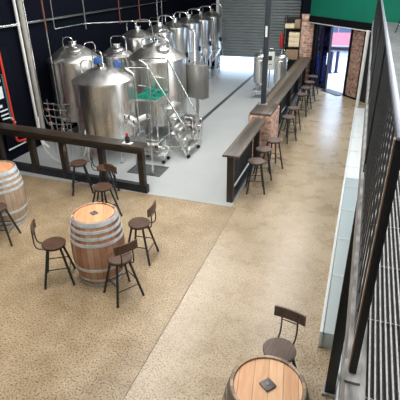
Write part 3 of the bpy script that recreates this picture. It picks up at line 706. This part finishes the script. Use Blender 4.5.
B().tube([(-.1, .0, 1.55), (-.1, .0, 1.68), (.1, .0, 1.68), (.1, .0, 1.55)], .012, 8, bend=.04).out('cable_arch', M_tube, cx)
for x, l in ((-3.26, 'small steel pot left of the charcoal post'), (-2.56, 'small steel pot right of the charcoal post, behind the long counter')):
    t = thing('brew_pot', l, 'tank', (x, 15.15, .29), 0, 'small brewing pots')
    B().lathe([(0, .12), (.06, .10), (.215, .26), (.215, 1.10), (.222, 1.115), (.15, 1.19), (.05, 1.22), (0, 1.22)], 32).out('shell', M_steel, t)
    for k in range(3):
        a = .5 + k * 2 * PI / 3; B().tube([(.17 * math.cos(a), .17 * math.sin(a), .24), (.17 * math.cos(a), .17 * math.sin(a), 0)], .014, 8).out('leg', M_tube, t)
    B().ring((0, 0, 1.0), .222, .008).out('band', M_tube, t)
    B().tube([(0, 0, 1.2), (0, 0, 1.34), (.12, -.05, 1.34), (.14, -.06, 1.1)], .012, 8, bend=.04).out('top_pipe', M_tube, t)
    B().tube([(.2, -.1, .5), (.27, -.14, .5), (.27, -.14, .4)], .014, 8, bend=.03).out('tap', M_tube, t)

# shelf rack with boxes
rk = thing('shelf_rack', 'black shelf rack with cardboard boxes beside the roller door', 'shelf', (-2.66, 18.05, 0))
for x in (-.30, .30):
    for y in (-.22, .22): B().box((x, y, 1.2), (.035, .035, 2.4)).out('upright', M_black, rk)
for z in (.35, .85, 1.32, 1.98): B().box((0, 0, z), (.62, .46, .03)).out('shelf_board', M_black, rk)
B().box((0, .235, 1.2), (.6, .012, 2.3)).out('back_panel', M_black, rk)
def carton(name, label, c, d, m, grp='cardboard boxes on the rack', rz=0):
    t = thing(name, label, 'box', (c[0], c[1], c[2]), rz, grp)
    B().box((0, 0, d[2] / 2), d, bev=.005).out('carton', m, t)
    B().box((0, 0, d[2] + .0015), (.05, d[1] * .98, .003)).out('tape', M_card2, t)
for k in range(3):
    w = ['lowest', 'middle', 'top'][k]
    carton('cardboard_box', f'{w} of the three pale flat cartons stacked on the rack', (-2.56, 18.0, 1.337 + k * .175), (.44, .36, .165), M_card)
carton('cardboard_box', 'cream flat carton on the top shelf of the rack', (-2.78, 17.98, 1.997), (.34, .34, .15), M_card)
carton('cardboard_box', 'brown carton on the top shelf, next to the brick', (-2.50, 18.02, 1.997), (.20, .34, .30), M_card2)
carton('cardboard_box', 'brown carton on the low shelf of the rack behind the counter end', (-2.62, 18.0, .867), (.46, .38, .36), M_card2)
t = thing('fire_extinguisher', 'red fire extinguisher at the left side of the shelf rack', 'fire extinguisher', (-3.07, 17.96, 0))
B().tube([(0, 0, 0), (0, 0, 1.30)], .015, 8).out('stand', M_black, t); B().cyl((0, 0, 0), (0, 0, .02), .12).out('stand_base', M_black, t)
B().lathe([(0, 1.30), (.075, 1.30), (.078, 1.34), (.078, 1.72), (.05, 1.80), (0, 1.81)], 20).out('cylinder', M_red, t)
B().tube([(0, 0, 1.8), (0, 0, 1.87), (.06, -.03, 1.88)], .012, 6).out('handle', M_black, t)

# ------------------------------------------------------------------ left wall: pipes and sign
GP = 'pipes on the navy wall'
tag(B().tube([(-7.50, 8.70, 6.0), (-7.50, 8.72, .32), (-7.42, 8.72, .10), (-7.30, 8.74, .0)], .034, 12).out('wall_pipe', M_pale), 'thin white pipe running down the navy wall beside the thick grey pipe', 'pipe', GP)
tag(B().tube([(-7.48, 8.86, 6.0), (-7.48, 8.86, .16), (-7.48, 8.86, 0)], .060, 14).out('wall_pipe', M_greyp), 'thick grey pipe running down the navy wall', 'pipe', GP)
tag(B().tube([(-7.52, -1.0, 2.96), (-7.52, EY - .1, 2.96)], .035, 10).out('overhead_pipe', M_tube), 'long steel pipe running level along the upper navy wall', 'pipe', GP)
hg = B().tube([(-7.0, 8.40, 6.0), (-7.0, 8.40, .98), (-7.0, 8.5, .76), (-6.9, 8.52, .76), (-6.9, 8.52, 0)], .013, 8); 
tag(hg.out('steam_pipe', M_tube), 'thin steel pipe dropping beside the thick grey pipe', 'pipe', GP)
t = thing('steam_pipe', 'thin steel pipe with a copper top section dropping left of the wall vessel', 'pipe', (-7.0, 9.02, 0), 0, GP)
B().tube([(0, 0, 2.80), (0, 0, 0)], .013, 8).out('lower_pipe', M_tube, t); B().tube([(0, 0, 6.0), (0, 0, 2.80)], .019, 8).out('upper_pipe', M_rope, t)
ln = B().tube([(-7.05, 9.4, 6), (-7.05, 9.4, 2.80), (-7.0, 10.6, 2.80), (-6.0, 11.4, 2.80), (-5.3, 11.5, 2.80), (-5.3, 11.5, 6.0)], .014, 8, bend=.05)
tag(ln.out('steam_pipe', M_tube), 'thin level steel pipe hanging over the vessels', 'pipe', GP)
for i, (x, y, z, m_) in enumerate([(-6.5, 9.9, 2.75, M_tube), (-6.1, 10.9, 2.78, M_rope), (-5.75, 11.35, 2.78, M_rope), (-5.35, 11.9, 2.55, M_tube)]):
    tag(B().tube([(x, y, 6), (x, y, z)], .013, 8).out('hanging_conduit', m_), ['first', 'second', 'third', 'fourth'][i] + ' from the left of the thin conduits hanging over the vessels', 'pipe', 'conduits hanging over the vessels')
sg = thing('wall_sign', 'navy sign with a red tube border and white marks on the left wall', 'sign', (-7.57, 7.64, 0))
B().box((0, .30, 1.40), (.04, .62, 2.3), bev=.01).out('board', M_navy, sg)
B().tube([(.03, .34, 2.5), (.03, .34, .62), (.03, .30, .50), (.03, .34, .40), (.03, .62, .36), (.03, .80, .46)], .027, 10, bend=.08).out('red_tube', M_redneon, sg)
B().tube([(.035, .27, 2.0), (.035, .27, .95)], .016, 8).out('inner_line', M_teal, sg)
for z, a, b, h_ in ((1.95, .0, .20, .20), (1.62, .0, .20, .26), (1.33, .0, .10, .06), (1.22, .0, .24, .03), (1.12, .0, .24, .03), (.30, .0, .6, .03)):
    B().span((.02, a, z - h_ / 2), (.03, b, z + h_ / 2)).out('white_mark', M_signw, sg)
B().tube([(.035, .02, 1.04), (.035, .28, 1.02), (.035, .38, .86)], .018, 8, bend=.08).out('white_tube', M_signw, sg)

# ------------------------------------------------------------------ light
w = bpy.data.worlds.new('world'); sc.world = w; w.use_nodes = True
bg = w.node_tree.nodes['Background']; bg.inputs[0].default_value = (.55, .74, 1, 1); bg.inputs[1].default_value = 6.5
def area(name, loc, sx, sy, power, col=(1, 1, 1), rot=(0, 0, 0)):
    l = bpy.data.lights.new(name, 'AREA'); l.shape = 'RECTANGLE'; l.size = sx; l.size_y = sy; l.energy = power; l.color = col
    o = bpy.data.objects.new(name, l); COL.objects.link(o); o.location = loc; o.rotation_euler = rot; return o
area('overhead_light', (-1.55, 13.2, 5.95), .9, 7.5, 230, (1, .98, .95))  # skylight strip, source of the bright streak on the floor
area('overhead_light', (-3.2, 3.5, 5.95), 3.0, 4.5, 330, (1, .97, .93))  # unseen fill light added over the near end of the hall
area('overhead_light', (-4.2, 9.8, 5.95), .7, 8.5, 300, (1, .99, .97))
area('right_fill_light', (3.1, 8.5, 4.3), 7, 1.6, 420, (.95, .98, 1), (0, D(90), 0))  # unseen area light added at the right to put highlights on the tanks
area('overhead_light', (.9, 5.0, 5.95), 1.2, 9, 150, (1, .98, .95))
sun = bpy.data.lights.new('sun', 'SUN'); sun.energy = 2.5; sun.angle = .02; so = bpy.data.objects.new('sun', sun); COL.objects.link(so)
so.rotation_euler = (D(-25), D(8), 0)

# ------------------------------------------------------------------ camera
cam = bpy.data.cameras.new('camera'); co = bpy.data.objects.new('camera', cam); COL.objects.link(co)
cam.sensor_width = 36; cam.sensor_fit = 'HORIZONTAL'; cam.lens = 440 / 400 * 36; cam.clip_start = .05; cam.clip_end = 200
Rw = Matrix(((0.9421233350392294, -0.14344359048529623, 0.30303062208834), (0.3349666426549215, 0.44094478948359717, -0.8326854393681663), (-0.01417638469603036, 0.8859975332787066, 0.46347319355168465)))
co.matrix_world = Matrix.Translation((0, 0, 4.0)) @ Rw.to_4x4()
sc.camera = co
sc.view_settings.view_transform = 'Standard'; sc.view_settings.look = 'None'; sc.view_settings.gamma = 1; sc.view_settings.use_curve_mapping = False
sc.view_settings.exposure = 0
sc.cycles.max_bounces = 8
